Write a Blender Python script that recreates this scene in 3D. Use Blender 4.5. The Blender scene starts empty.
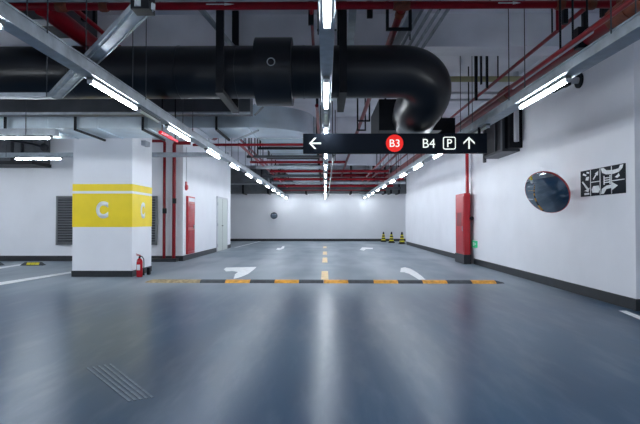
import bpy, bmesh, math, random
from mathutils import Vector, Matrix, Euler
random.seed(4)
PI = math.pi
C = bpy.context.scene.collection
FPX = 500.0
CAM = Vector((0, 0, 1.25))
ROT = Euler((PI/2 + math.atan(.018), 0, math.atan(.010)))
RM = ROT.to_matrix()
SLAB = 4.5

def W(px, py, Y):                       # point of the place at depth Y seen at a pixel
    d = RM @ Vector(((px-320)/FPX, -(py-212)/FPX, -1))
    return CAM + d*(Y/d.y)
def F(px, py, z=0.0):                   # floor point seen at a pixel
    d = RM @ Vector(((px-320)/FPX, -(py-212)/FPX, -1))
    return CAM + d*((z-CAM.z)/d.z)

# ------------------------------------------------------------------ materials
def mat(name, col, rough=.5, metal=0.0, noise=0.0, nscale=4.0, stretch=(1, 1, 1), emit=None, es=0, bump=0.0, rvar=0.0, spec=.5, coat=0):
    m = bpy.data.materials.new(name); m.use_nodes = True
    nt = m.node_tree; b = nt.nodes['Principled BSDF']
    b.inputs['Base Color'].default_value = (*col, 1)
    b.inputs['Roughness'].default_value = rough
    b.inputs['Metallic'].default_value = metal
    b.inputs['Specular IOR Level'].default_value = spec
    b.inputs['Coat Weight'].default_value = coat
    b.inputs['Coat Roughness'].default_value = .12
    if emit:
        b.inputs['Emission Color'].default_value = (*emit, 1)
        b.inputs['Emission Strength'].default_value = es
    if noise or bump or rvar:
        tc = nt.nodes.new('ShaderNodeTexCoord'); mp = nt.nodes.new('ShaderNodeMapping')
        mp.inputs['Scale'].default_value = stretch
        n = nt.nodes.new('ShaderNodeTexNoise'); n.inputs['Scale'].default_value = nscale
        n.inputs['Detail'].default_value = 3; n.inputs['Roughness'].default_value = .5
        nt.links.new(tc.outputs['Object'], mp.inputs['Vector']); nt.links.new(mp.outputs[0], n.inputs['Vector'])
        if noise:
            r = nt.nodes.new('ShaderNodeMapRange'); r.inputs[1].default_value = .3; r.inputs[2].default_value = .7
            r.inputs[3].default_value = 1-noise; r.inputs[4].default_value = 1+noise
            mx = nt.nodes.new('ShaderNodeVectorMath'); mx.operation = 'SCALE'; mx.inputs[0].default_value = col
            nt.links.new(n.outputs['Fac'], r.inputs[0]); nt.links.new(r.outputs[0], mx.inputs['Scale'])
            nt.links.new(mx.outputs[0], b.inputs['Base Color'])
        if rvar:
            r2 = nt.nodes.new('ShaderNodeMapRange'); r2.inputs[1].default_value = .3; r2.inputs[2].default_value = .7
            r2.inputs[3].default_value = max(.02, rough-rvar); r2.inputs[4].default_value = rough+rvar
            nt.links.new(n.outputs['Fac'], r2.inputs[0]); nt.links.new(r2.outputs[0], b.inputs['Roughness'])
        if bump:
            bp = nt.nodes.new('ShaderNodeBump'); bp.inputs['Strength'].default_value = bump; bp.inputs['Distance'].default_value = .02
            nt.links.new(n.outputs['Fac'], bp.inputs['Height']); nt.links.new(bp.outputs[0], b.inputs['Normal'])
    return m
M = dict(
    wall=mat('wall_paint', (.84, .85, .90), .55, noise=.03, nscale=1.2, bump=.05),
    farwall=mat('far_wall_paint', (.80, .81, .85), .55, noise=.03, nscale=.8),
    ceil=mat('ceiling_paint', (.84, .84, .89), .8, noise=.12, nscale=.9),
    beam=mat('beam_paint', (.86, .86, .91), .8, noise=.10, nscale=1.5),
    base=mat('base_band', (.018, .021, .026), .45, noise=.2, nscale=6),
    black=mat('black_steel', (.006, .007, .010), .5, spec=.2, noise=.2, nscale=9),
    navy=mat('sign_face', (.006, .010, .018), .6, spec=.12),
    insul=mat('black_insulation', (.006, .007, .010), .34, spec=.5, noise=.25, nscale=2, rvar=.06, bump=.05),
    galv=mat('galvanised_steel', (.42, .46, .50), .52, metal=.6, noise=.22, nscale=7, rvar=.12),
    duct=mat('duct_sheet', (.66, .76, .84), .34, metal=.8, noise=.15, nscale=1.6, rvar=.05),
    dgrey=mat('dark_grey_metal', (.05, .055, .065), .5, metal=.3, noise=.2, nscale=3),
    fgrey=mat('grey_insulation', (.10, .11, .12), .6, noise=.2, nscale=3),
    red=mat('red_pipe_paint', (.22, .003, .010), .32, spec=.3, noise=.15, nscale=6),
    redbox=mat('red_cabinet_paint', (.46, .006, .016), .35, noise=.08, nscale=5),
    orange=mat('rusty_orange_paint', (.17, .035, .012), .5, noise=.3, nscale=20),
    yellow=mat('yellow_paint', (.98, .73, .010), .5, noise=.05, nscale=3),
    ybump=mat('yellow_rubber', (.78, .36, .035), .6, noise=.3, nscale=12),
    tan=mat('worn_yellow_rubber', (.42, .32, .18), .7, noise=.4, nscale=14),
    kbump=mat('black_rubber', (.055, .065, .075), .7, noise=.3, nscale=12),
    white=mat('white_marking', (.90, .92, .94), .5, noise=.12, nscale=9),
    cream=mat('cream_marking', (.85, .62, .30), .5, noise=.2, nscale=9),
    scuff=mat('tyre_scuff', (.10, .14, .185), .4, noise=.3, nscale=20),
    letter=mat('letter_white', (.82, .84, .84), .5),
    lamp=mat('lit_tube', (.9, .9, .9), .4, emit=(.86, .93, 1.0), es=34),
    lampoff=mat('unlit_tube', (.62, .68, .60), .35),
    housing=mat('lamp_housing', (.13, .14, .14), .45),
    door=mat('door_paint', (.55, .60, .58), .45),
    signw=mat('sign_white', (.85, .88, .85), .4, emit=(.95, 1, .93), es=.3),
    signr=mat('sign_red', (.65, .01, .008), .5, emit=(1, .02, .01), es=.22),
    green=mat('exit_green', (.02, .45, .2), .4, emit=(.02, .6, .25), es=.12),
    mirror=mat('mirror_face', (.38, .43, .48), .03, metal=1),
    mirr_red=mat('mirror_red_shell', (.42, .03, .035), .35),
    coney=mat('cone_yellow', (.75, .65, .03), .5),
    ypipe=mat('pale_yellow_pipe', (.42, .40, .22), .5, noise=.1),
    wpipe=mat('pale_pipe', (.55, .56, .60), .5),
    ext=mat('extinguisher_red', (.44, .006, .016), .25),
    louvre=mat('louvre_grey', (.20, .21, .23), .5),
)
def floor_mat():
    m = bpy.data.materials.new('epoxy_floor'); m.use_nodes = True
    nt = m.node_tree; b = nt.nodes['Principled BSDF']; N = nt.nodes.new; L = nt.links.new
    geo = N('ShaderNodeTexCoord')
    def noise(scale, sc, rot=0, det=5):
        mp = N('ShaderNodeMapping'); mp.inputs['Scale'].default_value = sc; mp.inputs['Rotation'].default_value = (0, 0, rot)
        n = N('ShaderNodeTexNoise'); n.inputs['Scale'].default_value = scale; n.inputs['Detail'].default_value = det; n.inputs['Roughness'].default_value = .55
        L(geo.outputs['Object'], mp.inputs[0]); L(mp.outputs[0], n.inputs['Vector']); return n.outputs['Fac']
    def rng(v, a, b_, c, d):
        r = N('ShaderNodeMapRange'); r.interpolation_type = 'SMOOTHSTEP'
        for i_, x_ in enumerate((a, b_, c, d)): r.inputs[i_+1].default_value = x_
        L(v, r.inputs[0]); return r.outputs[0]
    def mix(f, a, b_):
        x = N('ShaderNodeMix'); x.data_type = 'RGBA'
        if hasattr(f, 'links'): L(f, x.inputs[0])
        else: x.inputs[0].default_value = f
        for k, c in ((6, a), (7, b_)):
            if isinstance(c, tuple): x.inputs[k].default_value = (*c, 1)
            else: L(c, x.inputs[k])
        return x.outputs[2]
    streak = noise(.8, (1.5, .35, 1), -.6, 2); cloud = noise(.5, (1, 1, 1), 0, 1.5); fine = noise(2.2, (2.6, .55, 1), -.5, 4)
    sep = N('ShaderNodeSeparateXYZ'); L(geo.outputs['Object'], sep.inputs[0])
    ad = N('ShaderNodeMath'); ad.operation = 'MULTIPLY_ADD'; ad.inputs[1].default_value = 1.6; L(cloud, ad.inputs[0]); L(sep.outputs['Y'], ad.inputs[2])
    # the glossy blue coat of the near lane gives way to the matt grey of the drive beyond
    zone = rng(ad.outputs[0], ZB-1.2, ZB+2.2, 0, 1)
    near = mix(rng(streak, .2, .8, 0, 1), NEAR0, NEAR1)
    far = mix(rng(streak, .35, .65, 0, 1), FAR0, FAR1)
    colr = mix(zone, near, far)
    colr = mix(rng(fine, .42, .75, 0, .09), colr, (.45, .48, .5))
    L(colr, b.inputs['Base Color'])
    rr = rng(streak, .2, .8, .285, .315); rf = rng(cloud, .3, .7, .40, .50)
    x = N('ShaderNodeMix'); L(zone, x.inputs[0]); L(rr, x.inputs[2]); L(rf, x.inputs[3]); L(x.outputs[0], b.inputs['Roughness'])
    b.inputs['Specular IOR Level'].default_value = .33
    return m
ZB = -3.9+.8          # border in floor coordinates (the floor's origin is at y = 12.1)
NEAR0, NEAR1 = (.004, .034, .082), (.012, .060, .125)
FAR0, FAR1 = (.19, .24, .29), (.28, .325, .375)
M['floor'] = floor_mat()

# ------------------------------------------------------------------ mesh helpers
class MB:
    def __init__(s): s.v = []; s.f = []
    def add(s, vs, fs):
        o = len(s.v); s.v += [Vector(v) for v in vs]; s.f += [[i+o for i in f] for f in fs]; return s
    def box(s, x0, x1, y0, y1, z0, z1):
        vs = [(x, y, z) for x in (x0, x1) for y in (y0, y1) for z in (z0, z1)]
        return s.add(vs, [(0, 1, 3, 2), (4, 6, 7, 5), (0, 4, 5, 1), (2, 3, 7, 6), (0, 2, 6, 4), (1, 5, 7, 3)])
    def tube(s, pts, r, n=12, cap=True):
        pts = [Vector(p) for p in pts]; rs = r if isinstance(r, (list, tuple)) else [r]*len(pts)
        t0 = (pts[1]-pts[0]).normalized(); u = t0.orthogonal().normalized(); vs = []
        for i, p in enumerate(pts):
            if i == 0: t = t0
            elif i == len(pts)-1: t = (pts[i]-pts[i-1]).normalized()
            else: t = ((pts[i]-pts[i-1]).normalized()+(pts[i+1]-pts[i]).normalized()).normalized()
            u = (u - t*u.dot(t)).normalized(); w = t.cross(u)
            vs += [p + (u*math.cos(a)+w*math.sin(a))*rs[i] for a in (2*PI*k/n for k in range(n))]
        fs = []
        for i in range(len(pts)-1):
            for k in range(n):
                fs.append((i*n+k, i*n+(k+1) % n, (i+1)*n+(k+1) % n, (i+1)*n+k))
        if cap: fs.append(tuple(range(n))[::-1]); fs.append(tuple((len(pts)-1)*n+k for k in range(n)))
        return s.add(vs, fs)
    def bar(s, p0, p1, w, h, up=(0, 0, 1)):      # rectangular bar between two points
        p0 = Vector(p0); p1 = Vector(p1); t = (p1-p0).normalized(); up = Vector(up)
        sd = t.cross(up).normalized(); u = sd.cross(t).normalized()
        vs = [p + sd*a*w/2 + u*b*h/2 for p in (p0, p1) for a, b in ((-1, -1), (1, -1), (1, 1), (-1, 1))]
        return s.add(vs, [(3, 2, 1, 0), (4, 5, 6, 7), (0, 1, 5, 4), (1, 2, 6, 5), (2, 3, 7, 6), (3, 0, 4, 7)])
    def prism(s, poly, off):                     # polygon of 3-D points pushed along off
        poly = [Vector(p) for p in poly]; off = Vector(off); n = len(poly)
        return s.add(poly+[p+off for p in poly], [tuple(range(n))[::-1], tuple(range(n, 2*n))] + [(i, (i+1) % n, n+(i+1) % n, n+i) for i in range(n)])
    def lathe(s, prof, base, axis=(0, 0, 1), n=24):
        ax = Vector(axis).normalized(); u = ax.orthogonal().normalized(); w = ax.cross(u); base = Vector(base); vs = []
        for r, h in prof:
            vs += [base+ax*h+(u*math.cos(2*PI*k/n)+w*math.sin(2*PI*k/n))*max(r, .0004) for k in range(n)]
        fs = [(i*n+k, i*n+(k+1) % n, (i+1)*n+(k+1) % n, (i+1)*n+k) for i in range(len(prof)-1) for k in range(n)]
        fs += [tuple(range(n))[::-1], tuple((len(prof)-1)*n+k for k in range(n))]
        return s.add(vs, fs)
    def build(s, name, m, parent=None, bevel=0, smooth=False):
        vs = s.v
        if parent is not None:
            org = WLOC[parent.name]; org = Vector(org)
        else:
            org = Vector(((min(v.x for v in vs)+max(v.x for v in vs))/2, (min(v.y for v in vs)+max(v.y for v in vs))/2, min(v.z for v in vs)))
        me = bpy.data.meshes.new(name); me.from_pydata([v-org for v in vs], [], s.f)
        bm = bmesh.new(); bm.from_mesh(me); bmesh.ops.recalc_face_normals(bm, faces=bm.faces)
        if bevel: bmesh.ops.bevel(bm, geom=list(bm.edges), offset=bevel, segments=2, profile=.5, affect='EDGES', clamp_overlap=True)
        bm.to_mesh(me); bm.free()
        if smooth:
            for p in me.polygons: p.use_smooth = True
            try: me.set_sharp_from_angle(angle=math.radians(38))
            except Exception: pass
        me.materials.append(M[m] if isinstance(m, str) else m)
        o = bpy.data.objects.new(name, me); C.objects.link(o)
        if parent is not None: o.parent = parent; WLOC[o.name] = org
        else: o.location = org; WLOC[o.name] = org
        return o
WLOC = {}
def tag(o, label, cat, group=None, kind=None):
    o['label'] = label; o['category'] = cat
    if group: o['group'] = group
    if kind: o['kind'] = kind
    return o
def thing(name, loc, label, cat, group=None):
    o = bpy.data.objects.new(name, None); C.objects.link(o); o.location = loc; o.empty_display_size = .1
    WLOC[o.name] = Vector(loc); return tag(o, label, cat, group)
def struct(name, mb, m, **k):
    o = mb.build(name, m, **k); o['kind'] = 'structure'; return o
def copy_tree(o, loc=None, label=None, rz=None, parent=None):
    c = o.copy(); C.objects.link(c)
    if parent is not None: c.parent = parent
    if loc is not None: c.location = loc
    if rz is not None: c.rotation_euler = (0, 0, rz)
    if label: c['label'] = label
    for ch in list(o.children): copy_tree(ch, parent=c)
    return c
def text(name, s, h, m, parent, origin, right, up, bold=.0, thick=.004, wscale=1.0):
    cu = bpy.data.curves.new('t', 'FONT'); cu.body = s; cu.size = 1; cu.offset = bold; cu.resolution_u = 6
    t = bpy.data.objects.new('t', cu); C.objects.link(t); bpy.context.view_layer.update()
    me0 = bpy.data.meshes.new_from_object(t.evaluated_get(bpy.context.evaluated_depsgraph_get()))
    C.objects.unlink(t); bpy.data.objects.remove(t)
    xs = [v.co.x for v in me0.vertices]; ys = [v.co.y for v in me0.vertices]
    k = h/(max(ys)-min(ys)); cx = (max(xs)+min(xs))/2; cy = (max(ys)+min(ys))/2
    r = Vector(right).normalized(); u = Vector(up).normalized(); nn = r.cross(u)
    bm = bmesh.new(); bm.from_mesh(me0)
    for v in bm.verts: v.co = Vector(origin)-WLOC[parent.name] + r*(v.co.x-cx)*k*wscale + u*(v.co.y-cy)*k
    ret = bmesh.ops.extrude_face_region(bm, geom=list(bm.faces))
    for v in [g for g in ret['geom'] if isinstance(g, bmesh.types.BMVert)]: v.co += nn*thick
    bmesh.ops.recalc_face_normals(bm, faces=bm.faces)
    me = bpy.data.meshes.new(name); bm.to_mesh(me); bm.free(); me.materials.append(M[m])
    o = bpy.data.objects.new(name, me); C.objects.link(o); o.parent = parent; WLOC[o.name] = WLOC[parent.name]
    return o
ORD = ['nearest', 'second nearest', 'third nearest', 'fourth nearest', 'fifth nearest', 'sixth nearest', 'seventh nearest', 'eighth nearest', 'ninth nearest', 'tenth nearest', 'eleventh nearest', 'twelfth nearest']

# ------------------------------------------------------------------ room shell
XR, XL = 4.33, -4.43
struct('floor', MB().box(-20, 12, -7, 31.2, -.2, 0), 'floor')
struct('ceiling', MB().box(-20, 12, -7, 31.2, SLAB, SLAB+.2), 'ceil')
struct('wall_right', MB().box(XR, 12, 7.02, 26.6, 0, SLAB), 'wall')
struct('wall_right_far', MB().box(4.98, 5.2, 26.6, 31, 0, SLAB), 'wall')
struct('wall_left', MB().box(-20, XL, 15.55, 23.4, 0, SLAB), 'wall')
struct('wall_left_far', MB().box(-9.2, -9.0, 23.4, 31, 0, SLAB), 'wall')
struct('wall_far', MB().box(-9.2, 5.2, 31, 31.2, 0, SLAB), 'farwall')
struct('wall_back', MB().box(-20, 12, -7.2, -7, 0, SLAB), 'wall')
struct('wall_outer_left', MB().box(-20.2, -20, -7, 15.55, 0, SLAB), 'wall')
struct('wall_outer_right', MB().box(12, 12.2, -7, 7.02, 0, SLAB), 'wall')
struct('baseboard_right', MB().box(XR-.012, XR, 7.02, 14.6, 0, .165).box(XR-.012, XR, 15.5, 26.6, 0, .165), 'base')
struct('baseboard_right_corner', MB().box(XR-.012, 12, 7.008, 7.02, 0, .165), 'base')
struct('baseboard_left', MB().box(XL, XL+.012, 15.55, 20.33, 0, .165).box(XL, XL+.012, 22.5, 23.4, 0, .165), 'base')
struct('baseboard_left_bay', MB().box(-20, XL+.012, 15.538, 15.55, 0, .165), 'base')
struct('baseboard_far', MB().box(-9, 4.98, 30.985, 31, 0, .15), 'base')
for i, (y0, y1, zb) in enumerate(((7.8, 8.25, 3.98), (15.6, 16.1, 3.98), (23.4, 23.9, 3.9))):
    b = MB()
    if i == 0: b.box(-20, XR, y0, y1, zb, SLAB)
    else: b.box(XL, XR, y0, y1, zb, SLAB)
    struct('beam_%d' % (i+1), b, 'beam')
struct('beam_4', MB().box(-20, 12, 0.6, 1.1, 3.98, SLAB), 'beam')

# ------------------------------------------------------------------ column
cx0, cx1, cy0, cy1 = -5.67, -4.33, 11.18, 12.44
col = thing('column', ((cx0+cx1)/2, (cy0+cy1)/2, 0), 'square white concrete column with a yellow band lettered C and dark foot', 'column')
MB().box(cx0, cx1, cy0, cy1, 0, SLAB).build('shaft', 'wall', col)
e = .006
MB().box(cx0-.012, cx1+.012, cy0-.012, cy1+.012, 0, .135).build('base_band', 'base', col)
zy = lambda py: W(100, py, cy0).z
pb = MB().box(cx0-e, cx1+e, cy0-e, cy1+e, zy(227), zy(193.5)).build('painted_band', 'yellow', col)
MB().box(cx0-e, cx1+e, cy0-e, cy1+e, zy(191), zy(184)).build('painted_stripe', 'yellow', col)
text('letter', 'C', .385, 'letter', pb, ((W(102.3, 209.5, cy0).x), cy0-e, zy(209.8)), (1, 0, 0), (0, 0, 1), .055, .003, .80)
text('letter', 'C', .385, 'letter', pb, (cx1+e, 11.82, zy(209.8)), (0, 1, 0), (0, 0, 1), .055, .003, .80)
o = MB().box(-4.33, -4.22, 11.7, 12.0, W(137, 144, 11.5).z, W(137, 139, 11.5).z).build('junction_box', 'galv', col, bevel=.005)

# ------------------------------------------------------------------ fire extinguisher
fx, fy = F(139.5, 277).x, F(139.5, 277).y
ex = thing('fire_extinguisher', (fx, fy, 0), 'red fire extinguisher standing at the corner of the lettered column', 'fire extinguisher')
MB().lathe([(.05, 0), (.066, .006), (.068, .02), (.068, .33), (.062, .37), (.04, .405), (.022, .42)], (fx, fy, 0), n=24).build('body', 'ext', ex, smooth=True)
vv = MB().lathe([(.022, .418), (.024, .45), (.014, .455), (.014, .47)], (fx, fy, 0), n=14).build('valve', 'black', ex, smooth=True)
MB().bar((fx-.07, fy, .485), (fx+.03, fy, .47), .02, .012).bar((fx-.08, fy, .515), (fx+.02, fy, .485), .02, .012).build('handle', 'redbox', vv)
MB().tube([(fx+.01, fy-.01, .46), (fx+.06, fy-.02, .46), (fx+.10, fy-.02, .40), (fx+.105, fy-.02, .28), (fx+.10, fy-.02, .16)], .011, 8).tube([(fx+.10, fy-.02, .16), (fx+.10, fy-.02, .04)], [.012, .024], 8).build('hose', 'black', vv, smooth=True)
MB().box(fx-.035, fx+.035, fy-.0705, fy-.066, .16, .28).build('instruction_label', 'wall', ex)
p = F(147.5, 275)
MB().box(p.x-.03, p.x+.04, p.y+.02, p.y+.12, 0, .17).build('x', 'black', bevel=.012)
o = bpy.data.objects['x']; o.name = 'valve_box'; tag(o, 'small black box on the floor beside the red fire extinguisher', 'box')

# ------------------------------------------------------------------ speed hump
hy = 10.22
xs = [146.5, 153, 178, 202, 227, 251.5, 276, 300, 324.5, 349, 374, 398, 422, 446, 470, 493.5, 502]
cols = ['tan', 'tan', 'tan', 'kbump', 'ybump', 'kbump', 'ybump', 'kbump', 'ybump', 'kbump', 'ybump', 'kbump', 'ybump', 'kbump', 'ybump', 'kbump']
sh = thing('speed_hump', (0, hy, 0), 'low yellow and black rubber speed hump lying across the drive', 'speed hump')
def humpx(px): return (px-325)/500*hy - .02
for i in range(len(xs)-1):
    a, b = humpx(xs[i]), humpx(xs[i+1]); end = i == 0 or i == len(xs)-2
    yy = lambda x: hy - .012*x
    prof = [(-.17, .0), (-.15, .012), (-.08, .045), (0, .052), (.08, .045), (.15, .012), (.17, 0)]
    mb = MB(); n = len(prof); g = .004
    ka = .25 if i == 0 else 1; kb = .25 if i == len(xs)-2 else 1
    vs = [(a+g, yy(a)+y*(.7 if ka < 1 else 1), z*ka) for y, z in prof]+[(b-g, yy(b)+y*(.7 if kb < 1 else 1), z*kb) for y, z in prof]
    mb.add(vs, [tuple(range(n)), tuple(range(n, 2*n))[::-1]]+[(k, k+1, n+k+1, n+k) for k in range(n-1)]+[(n-1, 0, n, 2*n-1)])
    mb.build('end_cap' if end else 'rubber_segment', cols[i], sh)

# ------------------------------------------------------------------ floor markings
def marking(name, px, m, label, cat='floor marking', group=None):
    P = [F(x, y, .001) for x, y in px]
    o = MB().prism(P, (0, 0, .003)).build(name, m); return tag(o, label, cat, group)
for i, (a, b) in enumerate(((271.3, 280.2), (257.6, 262.6), (251.6, 254.8), (246.4, 248.2))):
    ya, yb = F(325, a).y, F(325, b).y
    o = MB().box(-.085, .075, yb, ya, .001, .004).build('lane_dash', 'cream')
    tag(o, 'cream dash on the lane centre line, ' + ['closest to the speed hump', 'second beyond the speed hump', 'third beyond the speed hump', 'farthest from the speed hump'][i], 'floor marking', 'centre line dashes')
marking('turn_arrow', [(223.8, 269.2), (226, 267.6), (239, 267.3), (256.5, 267), (254, 269.5), (248, 274), (241, 277), (233.5, 279), (235, 274.3), (238, 272), (232, 271), (226, 271.5)], 'white', 'broad white turn arrow on the floor just beyond the left half of hump', group='white floor arrows')
marking('turn_arrow', [(276, 249.5), (277.5, 248), (281, 248), (282.5, 246.3), (284.6, 246), (284, 248.3), (279, 250.2)], 'white', 'small white arrow on the floor far back left of the centre line', group='white floor arrows')
marking('turn_arrow', [(359.8, 249.8), (362, 247.4), (364, 247.4), (373, 247.9), (372.8, 249.1), (366, 249.2), (363.5, 250.8)], 'white', 'small white arrow on the floor far back right of the centre line', group='white floor arrows')
marking('curved_arrow', [(400.2, 272.2), (400.8, 268), (405, 267.3), (411, 269), (416, 272), (421, 275.5), (425.5, 279.6), (419, 279.8), (413.5, 276.3), (409, 273.8), (404.5, 272.3)], 'white', 'curved white arrow on the floor beyond the right half of hump', group='white floor arrows')
marking('bay_line', [(-14, 284.5), (-14, 287.5), (71, 273.2), (71, 271.6)], 'white', 'white parking bay line running to the foot of lettered column')
marking('bay_line', [(-14, 269), (-14, 271), (21, 265.3), (21, 264.2)], 'white', 'white parking bay line beside the wheel stops at the left')
marking('bay_line', [(619, 310.8), (640, 319.6), (660, 319.6), (660, 317.3), (641, 316.6), (626, 310.8)], 'white', 'white bay line corner beyond the right wall corner')
marking('bay_line', [(234, 247.6), (236, 247.6), (261, 241.3), (259.5, 241.3)], 'white', 'thin white line on the floor past the grey door')
for k in range(5):
    d = k*2.6
    marking('tyre_mark', [(86+d*2.2, 368-d*.35), (88+d*2.2, 367.3-d*.35), (131+d*2.2, 401-d*.35), (128.5+d*2.2, 402-d*.35)], 'scuff', 'faint pale scuff line of a tyre mark on the near floor', 'tyre mark', group='parallel tyre scuff lines')
def wheel_stop(px0, px1, py, label):
    a, b = F(px0, py), F(px1, py); y = a.y; L = b.x-a.x
    t = thing('wheel_stop', ((a.x+b.x)/2, y, 0), label, 'wheel stop', 'parking wheel stops')
    pr = [(-.08, 0), (-.06, .09), (.06, .09), (.08, 0)]
    mb = MB(); n = 4; tap = .12
    vs = [(a.x+(tap if z > 0 else 0), y+d, z) for d, z in pr]+[(b.x-(tap if z > 0 else 0), y+d, z) for d, z in pr]
    mb.add(vs, [(0, 1, 2, 3), (7, 6, 5, 4)]+[(k, (k+1) % 4, 4+(k+1) % 4, 4+k) for k in range(4)]).build('rubber_body', 'kbump', t)
    mb = MB()
    for k in range(3):
        x0 = a.x+.18+k*(L-.3)/3
        mb.add([(x0, y-.078, .02), (x0+.10, y-.078, .02), (x0+.12, y-.0635, .085), (x0+.02, y-.0635, .085)], [(0, 1, 2, 3)])
        mb.prism([(x0, y-.079, .02), (x0+.11, y-.079, .02), (x0+.13, y-.065, .083), (x0+.02, y-.065, .083)], (0, -.003, 0))
    mb.build('reflective_strip', 'coney', t)
wheel_stop(21.5, 45, 265.3, 'black and yellow wheel stop in front of the left wall, whole')
wheel_stop(-20, 3.5, 265.3, 'black and yellow wheel stop cut by the left edge of photo')

# ------------------------------------------------------------------ traffic cones
def cone(px, py, h, label):
    p = F(px, py); t = thing('traffic_cone', (p.x, p.y, 0), label, 'traffic cone', 'traffic cones at the far wall')
    s = h/.62
    MB().box(p.x-.17*s, p.x+.17*s, p.y-.17*s, p.y+.17*s, 0, .035).build('base', 'black', t, bevel=.01)
    r = lambda z: .155*s*(1-z/.80/s)
    for k in range(8):
        z0 = .035+k*.073*s; z1 = z0+.073*s
        MB().lathe([(r(z0), z0), (r(z1), z1)], (p.x, p.y, 0), n=18).build('stripe' if k % 2 == 0 else 'sleeve', 'coney' if k in (1, 3, 5) else 'black', t, smooth=True)
cone(383.5, 241.9, .60, 'striped yellow and black cone against the far wall, leftmost of three')
cone(391.5, 242.8, .63, 'striped yellow and black cone in the middle of the three')
cone(402, 244, .66, 'striped yellow and black cone next to right wall end, rightmost of three')

# ------------------------------------------------------------------ hanging direction sign
SY = 7.67
a, b = W(303, 133.5, SY), W(487.3, 153, SY)
x0, x1, zt, zb = a.x, b.x, a.z, b.z
sg = thing('direction_sign', ((x0+x1)/2, SY+.06, zb), 'long dark hanging sign with arrows, B3, B4 and parking symbol', 'sign')
MB().box(x0, x1, SY, SY+.10, zb, zt).build('sign_box', 'navy', sg, bevel=.008)
MB().box(-.05, -.035, SY+.04, SY+.06, zt-.01, 2.70).build('hanger', 'black', sg)
MB().box(2.36, 2.40, SY+.04, SY+.06, zt-.01, 2.70).build('hanger', 'black', sg)
X = lambda px: W(px, 143, SY).x
zc = (zt+zb)/2 ; u = (x1-x0)/184.3
SF = SY-.001
def P2(pts, cx, cz, name, m, holes=None):
    return MB().prism([(cx+x*u, SF, cz+z*u) for x, z in pts], (0, -.004, 0)).build(name, m, sg)
def arrow(cx, ang, name='arrow_symbol'):
    mb = MB(); ca, sa = math.cos(ang), math.sin(ang)
    def q(pts): return [(cx+(x*ca-z*sa)*u, SF, zc+(x*sa+z*ca)*u) for x, z in pts]
    mb.prism(q([(-.75, -5.8), (.75, -5.8), (.75, 4.6), (-.75, 4.6)]), (0, -.004, 0))
    for s in (-1, 1):
        mb.prism(q([(0, 6.3), (s*5.6, .9), (s*5.6, -1.2), (0, 4.2)]), (0, -.0045, 0))
    mb.build(name, 'signw', sg)
arrow(X(315.3), PI/2); arrow(X(469), 0)
rd = P2([(8.7*math.cos(2*PI*k/40), 8.7*math.sin(2*PI*k/40)) for k in range(40)], X(394.6), zc, 'red_disc', 'signr')
text('lettering', 'B3', 7.6*u, 'signw', rd, (X(394.6), SF-.005, zc), (1, 0, 0), (0, 0, 1), .004, .002, 1.0)
text('lettering', 'B4', 9.0*u, 'signw', sg, (X(428.9), SF-.002, zc-.1*u), (1, 0, 0), (0, 0, 1), .0, .003, .98)
def rrect(w, h, r, n=5):
    out = []
    for cx, cz, a0 in ((w-r, h-r, 0), (-w+r, h-r, PI/2), (-w+r, -h+r, PI), (w-r, -h+r, 1.5*PI)):
        for k in range(n+1): out.append((cx+r*math.cos(a0+k*PI/2/n), cz+r*math.sin(a0+k*PI/2/n)))
    return out
pf = P2(rrect(6.4, 6.4, 2.0), X(449.3), zc, 'parking_frame', 'signw')
MB().prism([(X(449.3)+x*u, SF-.0042, zc+z*u) for x, z in rrect(5.45, 5.45, 1.3)], (0, -.0015, 0)).build('parking_panel', 'navy', pf)
text('lettering', 'P', 8.0*u, 'signw', pf, (X(449.5), SF-.006, zc), (1, 0, 0), (0, 0, 1), .01, .002, .95)

# ------------------------------------------------------------------ cable trunking rows with lamps
ROWX = dict(left=-2.36, middle=.015, right=2.42)
TZ = 2.70
START = [4.96+2.45*k for k in range(11)]
def trunk(row, w, h):
    x = ROWX[row]
    t = thing('cable_trunking', (x, 12, TZ), {'left': 'long grey steel cable trunking over the left row of tube lamps', 'middle': 'long grey steel cable trunking over the middle row of tube lamps', 'right': 'long grey steel cable trunking over the right row of tube lamps'}[row], 'cable trunking', 'lamp trunkings')
    MB().box(x-w/2, x+w/2, -6, 30.95, TZ, TZ+h).build('channel', 'galv', t)
    MB().box(x-w/2-.012, x+w/2+.012, -6, 30.95, TZ+h-.012, TZ+h+.002).box(x-w/2-.006, x+w/2+.006, -6, 30.95, TZ-.004, TZ+.008).build('lid', 'galv', t)
    for k in range(13):
        y = 1.8+2.25*k + (.6 if k == 4 else 0)
        for s in (-1, 1):
            if row == 'middle' and s == 1: continue
            MB().tube([(x+s*(w/2+.02), y, TZ+h-.03), (x+s*(w/2+.02), y, SLAB)], .006, 6).build('hanger_rod', 'dgrey', t)
        MB().bar((x-w/2-.03, y, TZ+h+.006), (x+w/2+.03, y, TZ+h+.006), .03, .008).build('rod_bracket', 'dgrey', t)
trunk('left', .13, .12); trunk('middle', .10, .10); trunk('right', .16, .10)
def make_lamp(label, lit, L=1.24, name='tube_lamp'):
    t = thing(name, (0, 0, 0), label, 'lamp', 'tube lamps')
    MB().box(-.032, .032, 0, L, -.034, -.006).build('housing', 'housing', t, bevel=.004)
    MB().box(-.022, .022, .03, L-.03, -.068, -.030).build('tube', 'lamp' if lit else 'lampoff', t, bevel=.018)
    for y in (0, L-.032): MB().box(-.027, .027, y, y+.032, -.072, -.032).build('end_cap', 'wpipe', t, bevel=.008)
    return t
lampL = make_lamp('p', True)
lampU = make_lamp('p', False)
usedL = [False]; usedU = [False]
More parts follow.
